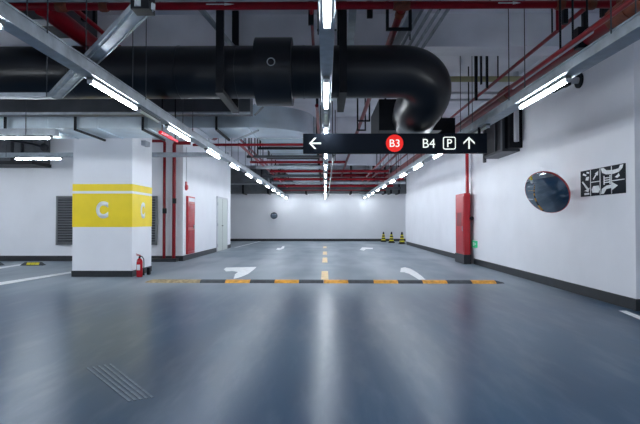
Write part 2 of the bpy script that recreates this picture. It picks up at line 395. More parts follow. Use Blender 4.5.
def put(loc, label, lit=True, rz=None):
    src, fl = (lampL, usedL) if lit else (lampU, usedU)
    if not fl[0]:
        fl[0] = True; src.location = loc; src['label'] = label
        if rz is not None: src.rotation_euler = (0, 0, rz)
        return src
    return copy_tree(src, loc, label, rz if rz is not None else 0)
for row in ('left', 'middle', 'right'):
    x = ROWX[row]
    for k, y in enumerate(START):
        lit = not (row == 'right' and k == 1)
        if y+1.24 > 30.9: continue
        put((x, y, TZ+.002), ('lit white' if lit else 'unlit pale') + ' tube lamp, ' + ORD[k+1] + ' in the ' + row + ' row', lit)
    put((x, 2.35, TZ+.002), 'lit white tube lamp cut by the top edge, nearest in the %s row' % row if row != 'right' else 'lit white tube lamp overhead on right trunking, nearest in the row')
    for j, y in enumerate((.05, -2.4, -4.85)):  # rows carried on out of view, lamps added to light the near parts
        put((x, y, TZ+.002), 'added unseen tube lamp on the %s trunking overhead, %s' % (row, ['just before the viewpoint', 'behind the viewpoint', 'well behind the viewpoint'][j]))
# dim fillers on the left and middle trunking
lf = make_lamp('short unlit greenish lamp between the nearest lit lamps of left row', False, .78, 'short_lamp'); lf.location = (ROWX['left'], 6.28, TZ+.002)
lf2 = make_lamp('short unlit lamp on the middle trunking above the direction sign', False, .78, 'short_lamp'); lf2.location = (ROWX['middle'], 6.4, TZ+.002)
# bay trunkings at the left (run across)
def bay(py_l, Y, px_end_tr, lamps, zlamp, label, x_to):
    t = thing('bay_trunking', (-9, Y, zlamp), label, 'cable trunking', 'bay trunkings')
    MB().box(-19.5, x_to, Y-.06, Y+.06, zlamp, zlamp+.11).build('channel', 'galv', t)
    for k in range(7):
        x = x_to-.5-k*2.6
        if x > -19: MB().tube([(x, Y-.066, zlamp), (x, Y-.066, SLAB)], .006, 6).build('hanger_rod', 'dgrey', t)
z1 = W(30, 139, 8.5).z+.06; z2 = W(35, 159.5, 12.75).z+.06
bay(0, 8.5, 0, 0, z1, 'grey trunking across the left bay in front of the lettered column', W(57, 139, 8.5).x)
bay(0, 4.4, 0, 0, z1, 'added unseen trunking across the left bay beyond the left edge of photo', -4.4)  # unseen trunking, added to carry the lamps below
for k in range(5): put((-4.7-2.6*k, 4.4, z1+.006), 'added unseen tube lamp of the bay row closest to the viewpoint, %s beyond left edge' % ['first', 'second', 'third', 'fourth', 'fifth'][k], True, PI/2)  # unseen bay row, added to brighten the column front
bay(0, 6.45, 0, 0, z1, 'added unseen trunking across the left bay beyond left edge, second from viewpoint', -4.6)  # another unseen trunking added for extra lamps
for k in range(5): put((-4.8-2.3*k, 6.45, z1+.006), 'added unseen tube lamp of the second bay row beyond left edge, %s from the drive' % ['first', 'second', 'third', 'fourth', 'fifth'][k], True, PI/2)  # second unseen row, put in for more light on the column
bay(0, 12.75, 0, 0, z2, 'grey trunking across the left bay just behind lettered column', -2.46)
xx = W(52, 139, 8.5).x
for k in range(5): put((xx-2.6*k, 8.5, z1+.006), ['lit tube lamp across the left bay, upper one left of column', 'added unseen tube lamp of the nearer bay row, beyond the left edge', 'added unseen tube lamp of nearer bay row, second beyond left edge', 'added unseen tube lamp of nearer bay row, third beyond left edge', 'added unseen tube lamp of nearer bay row, fourth beyond left edge'][k], True, PI/2)  # only the first is in view, the rest are added for light
xx = W(62.5, 159.5, 12.75).x
for k in range(5): put((xx-2.6*k, 12.75, z2+.006), ['lit tube lamp across the left bay, lower one left of column', 'added unseen tube lamp of the farther bay row, beyond the left edge', 'added unseen tube lamp of farther bay row, second beyond left edge', 'added unseen tube lamp of farther bay row, third beyond left edge', 'added unseen tube lamp of farther bay row, fourth beyond left edge'][k], True, PI/2)  # past the first, unseen lamps added to light the bay wall
for k in range(2): put((9.5, 1.0+2.6*k, SLAB+.006), ['lit tube lamp on the ceiling of right side bay', 'second lit tube lamp on the ceiling of right side bay'][k], True)

# ------------------------------------------------------------------ big black pipe
PY, PZ, PR = 7.05, W(200, 72.6, 7.05).z, .362
pp = thing('insulated_pipe', (0, PY, PZ-PR), 'huge black insulated pipe crossing the ceiling and bending away', 'pipe')
pts = [(-7.6, PY, PZ), (-4, PY, PZ), (-1, PY, PZ), (1.08, PY, PZ)]
c0 = Vector((1.08, PY, PZ)); bend = .50
d0 = Vector((1, 0, 0)); d1 = Vector((-.20, .76, -.56)).normalized()
for k in range(1, 15):
    th = k/14*PI/2
    pts.append(c0 + d0*bend*math.sin(th) + d1*bend*(1-math.cos(th)))
q = Vector(pts[-1])
for k in range(1, 6):
    dk = (d1*(1-k/5)+Vector((-.04, 1, 0))*(k/5)).normalized(); q = q + dk*.07; pts.append(q)
while pts[-1].y < 8.38: pts.append(Vector(pts[-1])+Vector((.01, .1, 0)))
print('PIPE bottom', pts[-1].z-PR, pts[-1].x)
MB().tube(pts, PR, 36).build('body', 'insul', pp, smooth=True)
pend = Vector(pts[-1])
MB().tube([(W(253.5, 72, 6.7).x, PY, PZ), (W(291, 72, 6.7).x, PY, PZ)], .47, 40).build('collar', 'insul', pp, smooth=True)
rc = W(271, 62, PY-.46)
mb = MB(); mb.tube([rc+Vector((.05*math.cos(2*PI*k/20), -.012, .05*math.sin(2*PI*k/20))) for k in range(21)], .007, 6); mb.build('inspection_ring', 'galv', pp, smooth=True)
for px in (66, 173, 233, 303): 
    x = W(px, 72, 6.7).x
    MB().tube([(x-.012, PY, PZ), (x+.012, PY, PZ)], PR+.006, 36).build('joint_band', 'insul', pp, smooth=True)
# hangers of the black pipe: front post, back post, bottom bar
def uhanger(x, y0, y1, zb, w, label, m='black', grp='pipe hangers', top=SLAB):
    t = thing('pipe_hanger', (x, (y0+y1)/2, zb), label, 'hanger', grp)
    MB().box(x-w/2, x+w/2, y0-w*.3, y0+w*.3, zb, top).build('post', m, t)
    MB().box(x-w/2, x+w/2, y1-w*.3, y1+w*.3, zb, top).build('post', m, t)
    MB().box(x-w/2, x+w/2, y0-w*.3-.03, y1+w*.3+.03, zb-w*.6, zb).build('cross_bar', m, t)
uhanger(W(220, 60, 6.55).x, 6.55, 7.68, PZ-PR-.01, .10, 'heavy black steel hanger around the big pipe left of its collar')
uhanger(W(343, 60, 6.55).x, 6.55, 7.62, PZ-PR-.01, .10, 'heavy black steel hanger around the big pipe beside middle trunking')
uhanger(-5.6, 6.55, 7.68, PZ-PR-.01, .10, 'heavy black steel hanger around the big pipe beyond left edge')
# dark box the pipe runs into
q = pend
bx = thing('plant_box', (1.55, 10.2, 2.75), 'dark grey duct box behind the direction sign where big pipe ends', 'duct')
MB().box(W(379, 110, 9.9).x, 2.58, 9.9, 11.2, 2.86, W(400, 118, 9.9).z).build('lower_case', 'black', bx)
MB().box(W(379, 110, 8.42).x, W(442, 110, 8.42).x, 8.42, 9.9, 2.78, W(400, 99, 8.42).z).build('upper_case', 'black', bx)
MB().box(1.25, 1.28, 10.4, 10.5, 3.4, SLAB).build('hanger_rod', 'black', bx)
MB().box(2.2, 2.23, 10.4, 10.5, 3.2, SLAB).build('hanger_rod', 'black', bx)

# ------------------------------------------------------------------ silver duct with elbow
DB, DT = 3.10, 3.56
dy0, dy1 = 9.86, 11.10
dx0 = -1.50
dc = thing('air_duct', (-1.5, 11, DB), 'silver sheet metal air duct with curved elbow turning down the drive', 'duct')
MB().box(-12, dx0, dy0, dy1, DB, DT).build('straight_run', 'duct', dc)
mb = MB(); n = 20
R0, R1 = .02, 1.24
cyc = dy1+.0
vs = []
for k in range(n+1):
    th = -PI/2 + k/n*PI/2
    for r in (R0, R1):
        for z in (DB, DT): vs.append((dx0+r*math.cos(th), cyc+r*math.sin(th), z))
fs = []
for k in range(n):
    a, b = 4*k, 4*(k+1)
    fs += [(a, b, b+2, a+2), (a+1, a+3, b+3, b+1), (a+2, b+2, b+3, a+3), (a, a+1, b+1, b)]
fs += [(0, 2, 3, 1), (4*n, 4*n+1, 4*n+3, 4*n+2)]
mb.add(vs, fs).build('elbow', 'duct', dc, smooth=True)
MB().box(dx0+R0, dx0+R1, cyc, 29.0, DB, DT).build('long_run', 'duct', dc)
for k in range(10):
    x = dx0-.02-k*1.0
    MB().box(x-.012, x+.012, dy0-.02, dy1+.015, DB-.02, DT+.02).build('flange', 'duct', dc)
for k in range(14):
    y = 11.12+k*1.28
    MB().box(dx0+R0-.02, dx0+R1+.02, y-.015, y+.015, DB-.022, DT+.02).build('flange', 'galv', dc)
# duct hangers
def dhang_front(px, label):
    x = W(px, 127, dy0-.06).x
    t = thing('duct_hanger', (x, 10.5, DB), label, 'hanger', 'duct hangers')
    MB().box(x-.02, x+.02, dy0-.09, dy0-.05, DB-.045, SLAB).build('post', 'black', t)
    MB().box(x-.02, x+.02, dy0-.09, dy1+.03, DB-.065, DB-.024).build('cross_bar', 'black', t)
dhang_front(5.5, 'black duct hanger in the left bay near left edge')
dhang_front(75.5, 'black duct hanger just in front of the lettered column, left side')
dhang_front(143, 'black duct hanger in front of the lettered column, right side')
dhang_front(216.5, 'black duct hanger before the silver elbow, under the big pipe hanger')
for k in range(9):
    y = 12.3+1.9*k
    t = thing('duct_hanger', (-.87, y, DB), 'black hanger under the receding silver duct, %s to the elbow' % ORD[k], 'hanger', 'duct hangers')
    MB().box(-1.62, -1.58, y-.02, y+.02, DB-.07, SLAB).build('post', 'black', t)
    MB().box(-.225, -.185, y-.02, y+.02, DB-.07, SLAB).build('post', 'black', t)
    MB().box(-1.66, -.18, y-.035, y+.035, DB-.085, DB-.03).build('cross_bar', 'black', t)

# dark cable tray across in front of the duct
ty = 8.9
zb_, = (W(100, 114.3, ty).z,)
t = thing('cable_tray', (-5, ty, zb_), 'dark grey cable tray crossing the left half below the big pipe', 'cable tray')
MB().box(-12, W(264, 110, ty).x-.25, ty, ty+.35, zb_+.03, zb_+.36).build('tray_body', 'dgrey', t)
MB().box(-12, W(257, 110, ty).x-.12, ty-.03, ty+.01, zb_, zb_+.035).build('edge_rail', 'galv', t)
for x in (-6.6, -4.6, -2.7): MB().box(x-.02, x+.02, ty+.03, ty+.07, zb_+.3, SLAB).build('hanger_rod', 'black', t)
tag(MB().bar(W(255, 115, ty), W(263, 107, ty+.1), .03, .03).bar(W(263, 107, ty+.1), W(263, 95, ty+.1), .02, .02).bar(W(263, 95, ty+.1), (W(263, 95, ty+.1).x, ty+.1, SLAB), .02, .02).build('tray_bracket', 'galv'), 'bright metal bracket at the right end of dark tray', 'bracket')
a_, b_ = W(233, 141.5, 11.3), W(258, 130.5, 11.0)
tag(MB().bar(W(234, 141, 9.6), W(258.5, 130.3, 9.3), .03, .03).bar(W(258.5, 130.3, 9.3), (W(258.5, 130.3, 9.3).x, 9.3, SLAB), .012, .012).build('brace', 'galv'), 'bright thin brace under the silver elbow', 'brace')

# ------------------------------------------------------------------ diagonal trunk in front at left
t = thing('diagonal_trunking', (-2.3, 4.7, 2.86), 'grey steel trunking slanting over the left lamp row to the red pipe', 'cable trunking')
pA, pB, pC = W(-60, 94, 6.46), W(57, 95.5, 6.46), W(143, 5, 3.62)
pA.z = pB.z = pC.z = W(57, 95.5, 6.46).z
pC = W(143, 7, (pB.z-1.25)*500/214)
mb = MB().bar(pA, pB, .12, .05).bar(pB-Vector((.03, 0, 0)), pC+(pC-pB).normalized()*.06, .15, .05)
mb.build('channel', 'galv', t)
for q in (pB-Vector((.1, 0, 0)), pB.lerp(pC, .5), pA.lerp(pB, .3)): MB().tube([q+Vector((0, -.066, -.03)), (q.x, q.y-.066, SLAB)], .006, 6).build('hanger_rod', 'dgrey', t)
mb = MB().bar(pB, pC, .004, .012)
mb.bar(pB+Vector((.07, 0, .0)), pC+Vector((.07, 0, 0)), .012, .075).bar(pB+Vector((-.06, 0, .0)), pC+Vector((-.06, 0, 0)), .012, .075)
mb.build('side_rail', 'galv', t)
MB().box(pC.x-.07, pC.x+.07, pC.y-.07, pC.y+.07, pC.z-.04, pC.z+.10).build('clamp', 'black', t)
MB().tube([pC, (pC.x, pC.y, SLAB)], .02, 8).build('hanger_rod', 'dgrey', t)

# ------------------------------------------------------------------ red pipes near the ceiling
RY = 6.0
RZ = W(250, 5.8, RY).z
rp = thing('red_cross_pipe', (0, RY, RZ), 'red sprinkler main with white arrows crossing the top of photo', 'pipe')
MB().tube([(-4.2, RY, RZ), (XR, RY, RZ)], .047, 18).build('main', 'red', rp, smooth=True)
def flow(px, L, mp=None):
    x = W(px, 5, RY).x; k = L/14*.17; y = RY-.0475; z = RZ+.0
    MB().prism([(x-k, y, z-.006), (x+k*.3, y, z-.006), (x+k*.3, y, z-.017), (x+k, y, z), (x+k*.3, y, z+.017), (x+k*.3, y, z+.006), (x-k, y, z+.006)], (0, -.003, 0)).build('arrow_mark', 'white', rp)
flow(221, 14); flow(508, 11)
for px, w_ in ((401.5, .10), (560, .05), (104, .05), (62, .07), (590, .06), (618, .05)):
    x = W(px, 5, RY).x
    MB().tube([(x-w_, RY, RZ), (x-w_*.6, RY, RZ), (x+w_*.6, RY, RZ), (x+w_, RY, RZ)], [.058, .066, .066, .058], 16).build('coupling', 'orange', rp, smooth=True)
for px in (330, 490, 160, 627): x = W(px, 5, RY).x; MB().tube([(x, RY, RZ+.04), (x, RY, SLAB)], .01, 6).build('hanger_rod', 'black', rp)
def ypipe(name, pts, r, m, label, rods=(), couplings=(), grp=None):
    p0 = Vector(pts[0]); t = thing(name, p0, label, 'pipe', grp)
    MB().tube(pts, r, 14).build('run', m, t, smooth=True)
    for q in couplings:
        q = Vector(q); d = (Vector(pts[1])-p0).normalized()
        MB().tube([q-d*r*1.6, q+d*r*1.6], r*1.25, 14).build('coupling', 'orange', t, smooth=True)
    for q in rods:
        MB().tube([(q[0], q[1], q[2]), (q[0], q[1], SLAB if len(q) < 4 else q[3])], .012, 6).build('hanger_rod', 'black', t)
    return t
x = W(403, 5.8, RY).x
ypipe('branch_pipe', [(x, RY+.05, RZ), (x, 28.8, RZ)], .048, 'red', 'red branch pipe running back above the big pipe bend', couplings=[(x, RY+.22, RZ)])
for i, (y, dz) in enumerate(((6.35, .14), (12.2, .14), (12.9, .24), (17, .15))):
    t = thing('pipe_hanger', (x, y, RZ-dz), 'black square U hanger around the red branch pipe, %s' % ['nearest', 'second nearest', 'third nearest', 'farthest'][i], 'hanger', 'square hangers of the branch pipe')
    wv = .145 if i != 2 else .10
    for s in (-1, 1): MB().box(x+s*wv-.018, x+s*wv+.018, y-.02, y+.02, RZ-dz, SLAB if y < 23 else 4.4).build('post', 'black', t)
    MB().box(x-wv-.018, x+wv+.018, y-.02, y+.02, RZ-dz-.035, RZ-dz).build('cross_bar', 'black', t)
xl = W(43, 5.8, RY).x
ypipe('branch_pipe', [(xl, RY, RZ+.0), (xl, 15.4, RZ)], .118, 'red', 'thick red pipe receding at the upper left corner', rods=[(xl, 9.5, RZ+.1)])
xl2 = W(72, 5.8, RY).x
ypipe('branch_pipe', [(xl2, RY+.05, RZ-.0), (xl2, 15, RZ)], .03, 'red', 'thin red pipe receding at upper left beside the thick one', rods=[(xl2, 8.6, RZ)])
for px in (83, 95):
    x = W(px, 12, 6.6).x
mb = MB()
tag(MB().box(W(83, 10, 6.5).x-.03, W(83, 10, 6.5).x+.03, 6.5, 6.56, W(83, 20, 6.5).z, SLAB).build('ceiling_hanger', 'black'), 'short black hanger at upper left, left of the two', 'hanger', 'short ceiling hangers')
tag(MB().box(W(94, 10, 6.7).x-.02, W(94, 10, 6.7).x+.02, 6.7, 6.76, W(94, 22, 6.7).z, SLAB).build('ceiling_hanger', 'black'), 'short black hanger at upper left, right of the two', 'hanger', 'short ceiling hangers')
# right-hand red runs
xr1 = W(590, 5.8, RY).x
ypipe('branch_pipe', [(xr1, RY+.05, RZ), (xr1, 26, RZ)], .028, 'red', 'thin red pipe highest of the three receding at the upper right', rods=[(xr1, 7.0, RZ), (xr1, 9.2, RZ)])
MB().tube([(xr1, 6.75, RZ), (xr1, 6.75, SLAB)], .022, 10)
xr2, zr2 = 2.64, 1.25+1.90
ypipe('branch_pipe', [(xr2, 3.0, zr2), (xr2, 27, zr2)], .026, 'red', 'red pipe in the middle of the three receding at upper right', rods=[(xr2, 5.6, zr2), (xr2, 11.6, zr2)])
xr3, zr3 = 3.02, 1.25+2.10
ypipe('fire_main', [(xr3, 3.5, zr3), (xr3, 5.2, zr3), (xr3, 28, zr3)], .095, 'red', 'thick red fire main lowest of the three above right trunking', rods=[(xr3+.0, 5.75, zr3+.05), (xr3, 10.5, zr3), (xr3, 15.5, zr3)], couplings=[(xr3, 5.05, zr3), (xr3, 8.3, zr3)])
MB().tube([(xr3, 4.2, zr3), (xr3, 5.0, zr3)], .105, 16).build('insulating_sleeve', 'orange', bpy.data.objects['fire_main'], smooth=True)
MB().box(xr3-.13, xr3+.13, 5.7, 5.8, zr3-.12, zr3+.12).build('clamp', 'black', bpy.data.objects['fire_main'])
ypipe('white_conduit', [(2.78, 5.2, 3.22), (2.78, 7.4, 3.22)], .022, 'wpipe', 'short pale conduit beside the red pipes at upper right', rods=[(2.78, 5.6, 3.22)])
xr4 = 3.15
0 and ypipe('grey_conduit', [(3.2, 6.2, 2.95), (3.2, 20, 2.95)], .03, 'galv', 'grey conduit under the red fire main at the right', rods=[(3.2, 8, 2.95), (3.2, 14, 2.95)])
for i, (px, w_, yb) in enumerate(((566, .06, 23), (586, .06, 32), (606, .10, 16))):
    q = W(px, yb, 6.4)
    tag(MB().box(q.x-w_/2, q.x+w_/2, 6.4, 6.46, q.z, SLAB).build('ceiling_hanger', 'black'), 'black ceiling hanger behind the red main at upper right, %s of three' % ['leftmost', 'middle', 'rightmost'][i], 'hanger', 'short ceiling hangers')
q = W(550.5, 9, 6.9)
tag(MB().tube([(q.x, 6.7, SLAB), (q.x, 6.7, W(550, 31, 6.7).z)], .02, 10).build('red_drop', 'red'), 'short vertical red pipe at the upper right', 'pipe')
for i, (px, y0_, yb, Y_, w_, m_) in enumerate(((370, 0, 17, 6.2, .035, 'black'), (311, 0, 24, 6.3, .035, 'black'))):
    q = W(px, yb, Y_)
    tag(MB().box(q.x-w_, q.x+w_, Y_, Y_+.05, q.z, SLAB).build('ceiling_hanger', m_), ['short black hanger right of the middle trunking', 'short black hanger left of the middle trunking'][i], 'hanger', 'short ceiling hangers')
# galvanised tray above the red main
tt = thing('ceiling_tray', (0, 5.6, 3.84), 'pale galvanised tray above the red main along the top edge', 'cable tray')
zt_ = W(200, 1.6, 5.75).z
MB().box(-4.3, 6, 5.45, 5.75, zt_, zt_+.10).build('tray_body', 'galv', tt)
for x in (-3.6, -1.2, 1.3, 3.9): MB().tube([(x, 5.6, zt_+.05), (x, 5.6, SLAB)], .008, 6).build('hanger_rod', 'dgrey', tt)
# slanting silver pieces behind the big pipe
q0, q1 = W(352, 9, 6.3), W(350, 47, 7.5)
tag(MB().bar(W(353, 5, 6.35), W(350, 49, 7.7), .10, .02).bar(W(350, 49, 7.7), (W(350, 49, 7.7).x, 7.7, SLAB), .03, .03).build('silver_strap', 'galv'), 'pale steel strap beside the middle hanger above the big pipe', 'bracket')
t = thing('ladder_tray', (1.4, 6.5, 3.6), 'pale cable ladder slanting to the ceiling above the pipe bend', 'cable tray')
for k, dxp in enumerate((0, 7, 14, 21)):
    a_, b_ = W(426+dxp*1.25, 3, 6.25), W(396+dxp, 56, 7.62)
    MB().bar(a_, b_, .02, .05).build('rail', 'galv', t)
MB().bar(W(419, 3, 6.3), W(389, 56, 7.68), .11, .03).build('side_plate', 'wpipe', t)
for px, Y_ in ((440, 6.3), (410, 7.3)):
    q = W(px, 10 if Y_ < 7 else 40, Y_); MB().tube([q, (q.x, q.y, SLAB)], .01, 6).build('hanger_rod', 'dgrey', t)
q = W(207, 30, 6.9)
tag(MB().bar(W(200, 8, 6.2), W(234, 48, 7.5), .06, .04).bar(W(234, 48, 7.5), (W(234, 48, 7.5).x, 7.5, SLAB), .03, .03).build('pale_brace', 'galv'), 'pale steel brace beside the heavy hanger left of the collar', 'brace')

# upper left dark duct with pale patches
dl = thing('ceiling_duct', (-4.2, 7, 4.0), 'dark duct under the ceiling at the upper left corner', 'duct')
z_ = 4.02
MB().box(-4.5, xl-.14, 5.2, 7.75, z_, SLAB-.02).build('case', 'dgrey', dl)
for (x0p, x1p, y0p, y1p) in ((24, 43, 17, 23), (50, 72, 36, 46)):
    Yn, Yf = (z_-1.25)*500/(221-y0p), (z_-1.25)*500/(221-y1p)
    a_ = W(x0p, y0p, Yn); b_ = W(x1p, y1p, Yf)
    MB().box(a_.x-.1, b_.x+.22, Yn, Yf, z_-.01, z_).build('pale_patch', 'wall', dl)  # flat pale patch on the underside of the dark case

# ------------------------------------------------------------------ middle/background pipework
ypipe('red_pipe', [(-.13, 7.9, 3.08), (-.13, 28.85, 3.08)], .03, 'red', 'thin red pipe running back along the middle trunking', rods=[(-.13, 9, 3.08), (-.13, 14, 3.08), (-.13, 20, 3.08)])
q = W(312, 99, 7.9)
tag(MB().tube([W(311, 5, 6.05), W(313.5, 47, 7.6)], .022, 10).build('red_riser', 'red'), 'thin red pipe above the big pipe left of middle trunking', 'pipe')
ypipe('red_pipe', [(-1.95, 11.35, 3.0), (-1.95, 28.85, 3.0)], .032, 'red', 'dark red pipe running back above the left trunking, inner one', rods=[(-1.95, 12, 3.0), (-1.95, 12.9, 3.0), (-1.95, 13.8, 3), (-1.95, 18, 3)])
ypipe('red_pipe', [(-2.15, 11.2, 3.32), (-2.15, 28.85, 3.32)], .03, 'red', 'dark red pipe running back above the left trunking, outer one', rods=[(-2.15, 11.5, 3.3), (-2.15, 16, 3.3)])
ypipe('red_pipe', [(-2.62, 7.9, 2.66), (-2.62, 8.8, 2.66)], .03, 'redbox', 'short bright red pipe beside the left trunking', rods=[(-2.62, 8.0, 2.66), (-2.62, 8.7, 2.66)])
ypipe('red_pipe', [(1.75, 12, 3.12), (1.75, 28.85, 3.12)], .03, 'red', 'thin red pipe running back between the sign and right wall', rods=[(1.75, 14, 3.1), (1.75, 17, 3.1)])
ypipe('red_pipe', [(2.1, 12, 3.2), (2.1, 28.85, 3.2)], .035, 'red', 'red pipe running back just inside the right trunking', rods=[(2.1, 15, 3.2), (2.1, 19, 3.2)])
ypipe('grey_conduit', [(.20, 11.5, 2.76), (.20, 30.4, 2.76)], .025, 'fgrey', 'thin grey conduit running back just right of the middle lamps', rods=[(.2, 13.5, 2.76), (.2, 20, 2.76), (.2, 26, 2.76)])
cross = [(-3.0, -.3, 11.3, 3.0, .03, 'dark red pipe crossing under the silver elbow'),
         (-2.2, .6, 14.6, 2.98, .035, 'red pipe crossing under the silver duct, nearest'),
         (-1.9, 2.2, 17.2, 3.2, .045, 'red pipe crossing over the middle row, first beyond sign'),
         (-2.1, 3.2, 20.4, 3.14, .05, 'red pipe crossing the drive, second beyond the sign'),
         (-2.3, 3.3, 24.2, 3.2, .06, 'red pipe crossing the drive, third beyond the sign'),
         (-2.3, 3.3, 27.2, 3.25, .06, 'red pipe crossing the drive, farthest')]
for x0_, x1_, y_, z_, r_, lb in cross:
    z_ = z_-.0
    zz = DB-.085-r_-.005 if x0_ < -.2 else z_
    ypipe('cross_pipe', [(x0_, y_, zz), (x1_, y_, zz)], r_, 'red', lb, rods=[(x1_-.3 if x1_ > 0 else x0_+1.2, y_, zz), (x0_+.2 if x0_ < -2.5 else x0_+.05, y_, zz)], grp='red cross pipes')
cg = [(-2.1, -.04, 13.4, 'dgrey', .03, 'grey bar crossing under the silver duct, nearest'), (-2.2, -.04, 15.9, 'galv', .05, 'pale bar crossing under silver duct, second'),
      (-2.4, -.04, 18.9, 'dgrey', .05, 'dark bar crossing under silver duct, third'), (-2.4, 3.6, 22.4, 'galv', .05, 'pale bar crossing the drive, fourth'), (-2.4, 3.9, 25.8, 'dgrey', .07, 'dark bar crossing the drive, fifth')]
for x0_, x1_, y_, m_, r_, lb in cg:
    t = thing('cross_bar', ((x0_+x1_)/2, y_, 3.0), lb, 'bar', 'bars crossing the ceiling')
    MB().box(x0_, x1_, y_-.06, y_+.06, DB-.09-2*r_, DB-.09).build('bar', m_, t)
    for xr_ in (x0_+.04, x1_-.3 if x1_ > .1 else x1_-.03): MB().tube([(xr_, y_, DB-.1), (xr_, y_, SLAB)], .012, 6).build('hanger_rod', 'black', t)
# ducts across the far end
t = thing('far_duct', (-1, 29.3, 2.74), 'long dark grey duct crossing in front of the far wall top', 'duct')
MB().box(-8.9, 4.9, 29.3, 30.4, 2.90, 3.75).build('case', 'fgrey', t)
for px in (243, 268, 306, 351, 374, 385, 391, 399):
    x = W(px, 190, 29.2).x
    MB().box(x-.05, x+.05, 29.18, 29.28, 2.84, SLAB).build('post', 'black', t)
    MB().box(x-.05, x+.05, 29.18, 30.5, 2.84, 2.90).build('cross_bar', 'black', t)
MB().tube([(-8.9, 29.0, 3.9), (4.9, 29.0, 3.9)], .1, 12).build('pipe_run', 'red', t, smooth=True)
t = thing('far_left_duct', (-6, 24.5, 3.2), 'dark grey duct at the far left above the end of left wall', 'duct')
MB().box(-8.9, -2.9, 25.2, 26.2, 3.15, 3.9).build('case', 'fgrey', t)
for x in (-4.9, -3.2): MB().box(x-.03, x+.03, 25.1, 25.16, 3.1, SLAB).build('post', 'black', t)

# ceiling clutter at right between beams
for i, (px, Y_, yb, w_) in enumerate(((476.5, 9.3, 100, .045), (481.5, 9.6, 84, .03), (487.5, 9.4, 88, .035))):
    q = W(px, yb, Y_)
    tag(MB().box(q.x-w_/2, q.x+w_/2, Y_, Y_+.05, q.z, SLAB).build('drop_post', 'black'), 'black drop post right of the pipe bend, %s of three' % ['leftmost', 'middle', 'rightmost'][i], 'post', 'drop posts by the pipe bend')
q0, q1 = W(440, 78.5, 9.8), W(478, 78.5, 9.8)
ypipe('pale_pipe', [(q0.x-.3, 9.85, q0.z), (XR, 9.85, q0.z)], .055, 'ypipe', 'pale yellowish pipe crossing right of the pipe bend', rods=[(q1.x, 9.85, q0.z)])
for i, py in enumerate((93, 100)):
    q = W(460, py, 11.6+i*.6)
    ypipe('grey_conduit', [(1.9, q.y, q.z), (XR, q.y, q.z)], .03, 'wpipe', ['upper thin pale conduit right of the pipe bend', 'lower thin pale conduit right of the pipe bend'][i], rods=[(2.8, q.y, q.z)])

# ------------------------------------------------------------------ right wall things
# pipe stub
q = W(582, 80.5, 8.5)
t = thing('pipe_stub', (XR, q.y, q.z), 'pale pipe stub with black ring entering the right wall', 'pipe')
MB().tube([(XR, q.y, q.z), (W(562, 84, q.y).x, q.y, q.z)], .055, 16).build('pipe', 'wpipe', t, smooth=True)
MB().tube([(XR-.03, q.y, q.z), (XR, q.y, q.z)], .13, 20).build('ring', 'black', t, smooth=True)
x = W(566, 84, q.y).x
MB().box(x-.07, x+.05, q.y-.09, q.y+.09, q.z-.10, q.z+.13).box(x-.09, x-.06, q.y-.09, q.y+.3, q.z-.14, q.z-.06).build('bracket', 'black', t, bevel=.01)
MB().box(x-.02, x, q.y-.02, q.y+.02, q.z+.1, SLAB).build('hanger_rod', 'black', t)
# wall ventilation box
t = thing('wall_vent_box', (4.15, 11.6, 2.8), 'dark metal ventilation box high on the right wall', 'ventilation box')
vz = 1.25+1.61
MB().box(3.98, XR, 11.2, 12.35, vz, 3.95).build('case', 'black', t)
MB().box(3.94, XR, 11.12, 12.5, vz-.06, vz).build('bottom_frame', 'dgrey', t)
MB().box(3.94, 3.99, 11.12, 11.24, vz, 3.95).build('frame_post', 'dgrey', t)
MB().box(3.94, 3.98, 11.6, 11.66, vz, 3.95).build('frame_post', 'dgrey', t)
MB().box(3.94, 3.99, 12.38, 12.5, vz-.16, 3.95).build('frame_post', 'dgrey', t)
MB().box(4.05, XR, 10.98, 11.10, vz+.0, 3.95).build('side_panel', 'black', t)
MB().tube([(4.17, 10.9, vz+.12), (4.17, 10.9, SLAB)], .055, 14).build('white_pipe', 'wpipe', t, smooth=True)
# hydrant cabinet
hx, h0, h1, hb = 4.04, 14.55, 15.5, 4.215
t = thing('hydrant_cabinet', (4.19, 15.0, 0), 'tall red fire hydrant cabinet on a dark plinth at the right wall', 'cabinet')
MB().box(hx-.02, hb+.015, h0-.02, h1+.02, 0, .27).build('plinth', 'base', t)
MB().box(hx, hb, h0, h1, .27, 2.06).build('case', 'redbox', t, bevel=.01)
dr = MB().box(hx-.014, hx, h0+.05, h1-.05, .34, 1.98).build('door', 'redbox', t, bevel=.004)
MB().box(hx-.018, hx-.012, 14.8, 15.3, 1.1, 1.5).build('window_panel', 'red', dr)
MB().box(hx-.03, hx-.01, 14.66, 14.70, .95, 1.1).build('handle', 'galv', dr)
MB().tube([(4.22, h0, 1.33), (4.22, h0-.12, 1.33)], .035, 12).tube([(4.22, h0-.12, 1.33), (4.22, h0-.14, 1.33)], .06, 12).build('valve_wheel', 'black', t)
q = W(467.6, 170, 14.7)
ypipe('red_riser', [(q.x, 14.75, 2.06), (q.x, 14.75, 3.9)], .05, 'redbox', 'bright red riser pipe standing on the hydrant cabinet')
ypipe('thin_conduit', [(XR-.03, 14.72, .95), (XR-.03, 14.72, 3.9)], .012, 'wpipe', 'thin grey conduit on the wall beside the hydrant cabinet')
# exit sign
e0, e1 = 14.70, 14.25
t = thing('exit_sign', (XR, 14.37, .5), 'small green emergency exit sign low on the right wall', 'sign')
zc_ = W(474.5, 244, 14.4).z
MB().box(XR-.03, XR, e1, e0, zc_-.10, zc_+.09).build('panel', 'green', t, bevel=.004)
MB().box(XR-.034, XR-.029, e1+.20, e1+.32, zc_-.06, zc_+.05).box(XR-.034, XR-.029, e1+.06, e1+.18, zc_-.02, zc_+.02).build('pictogram', 'letter', t)
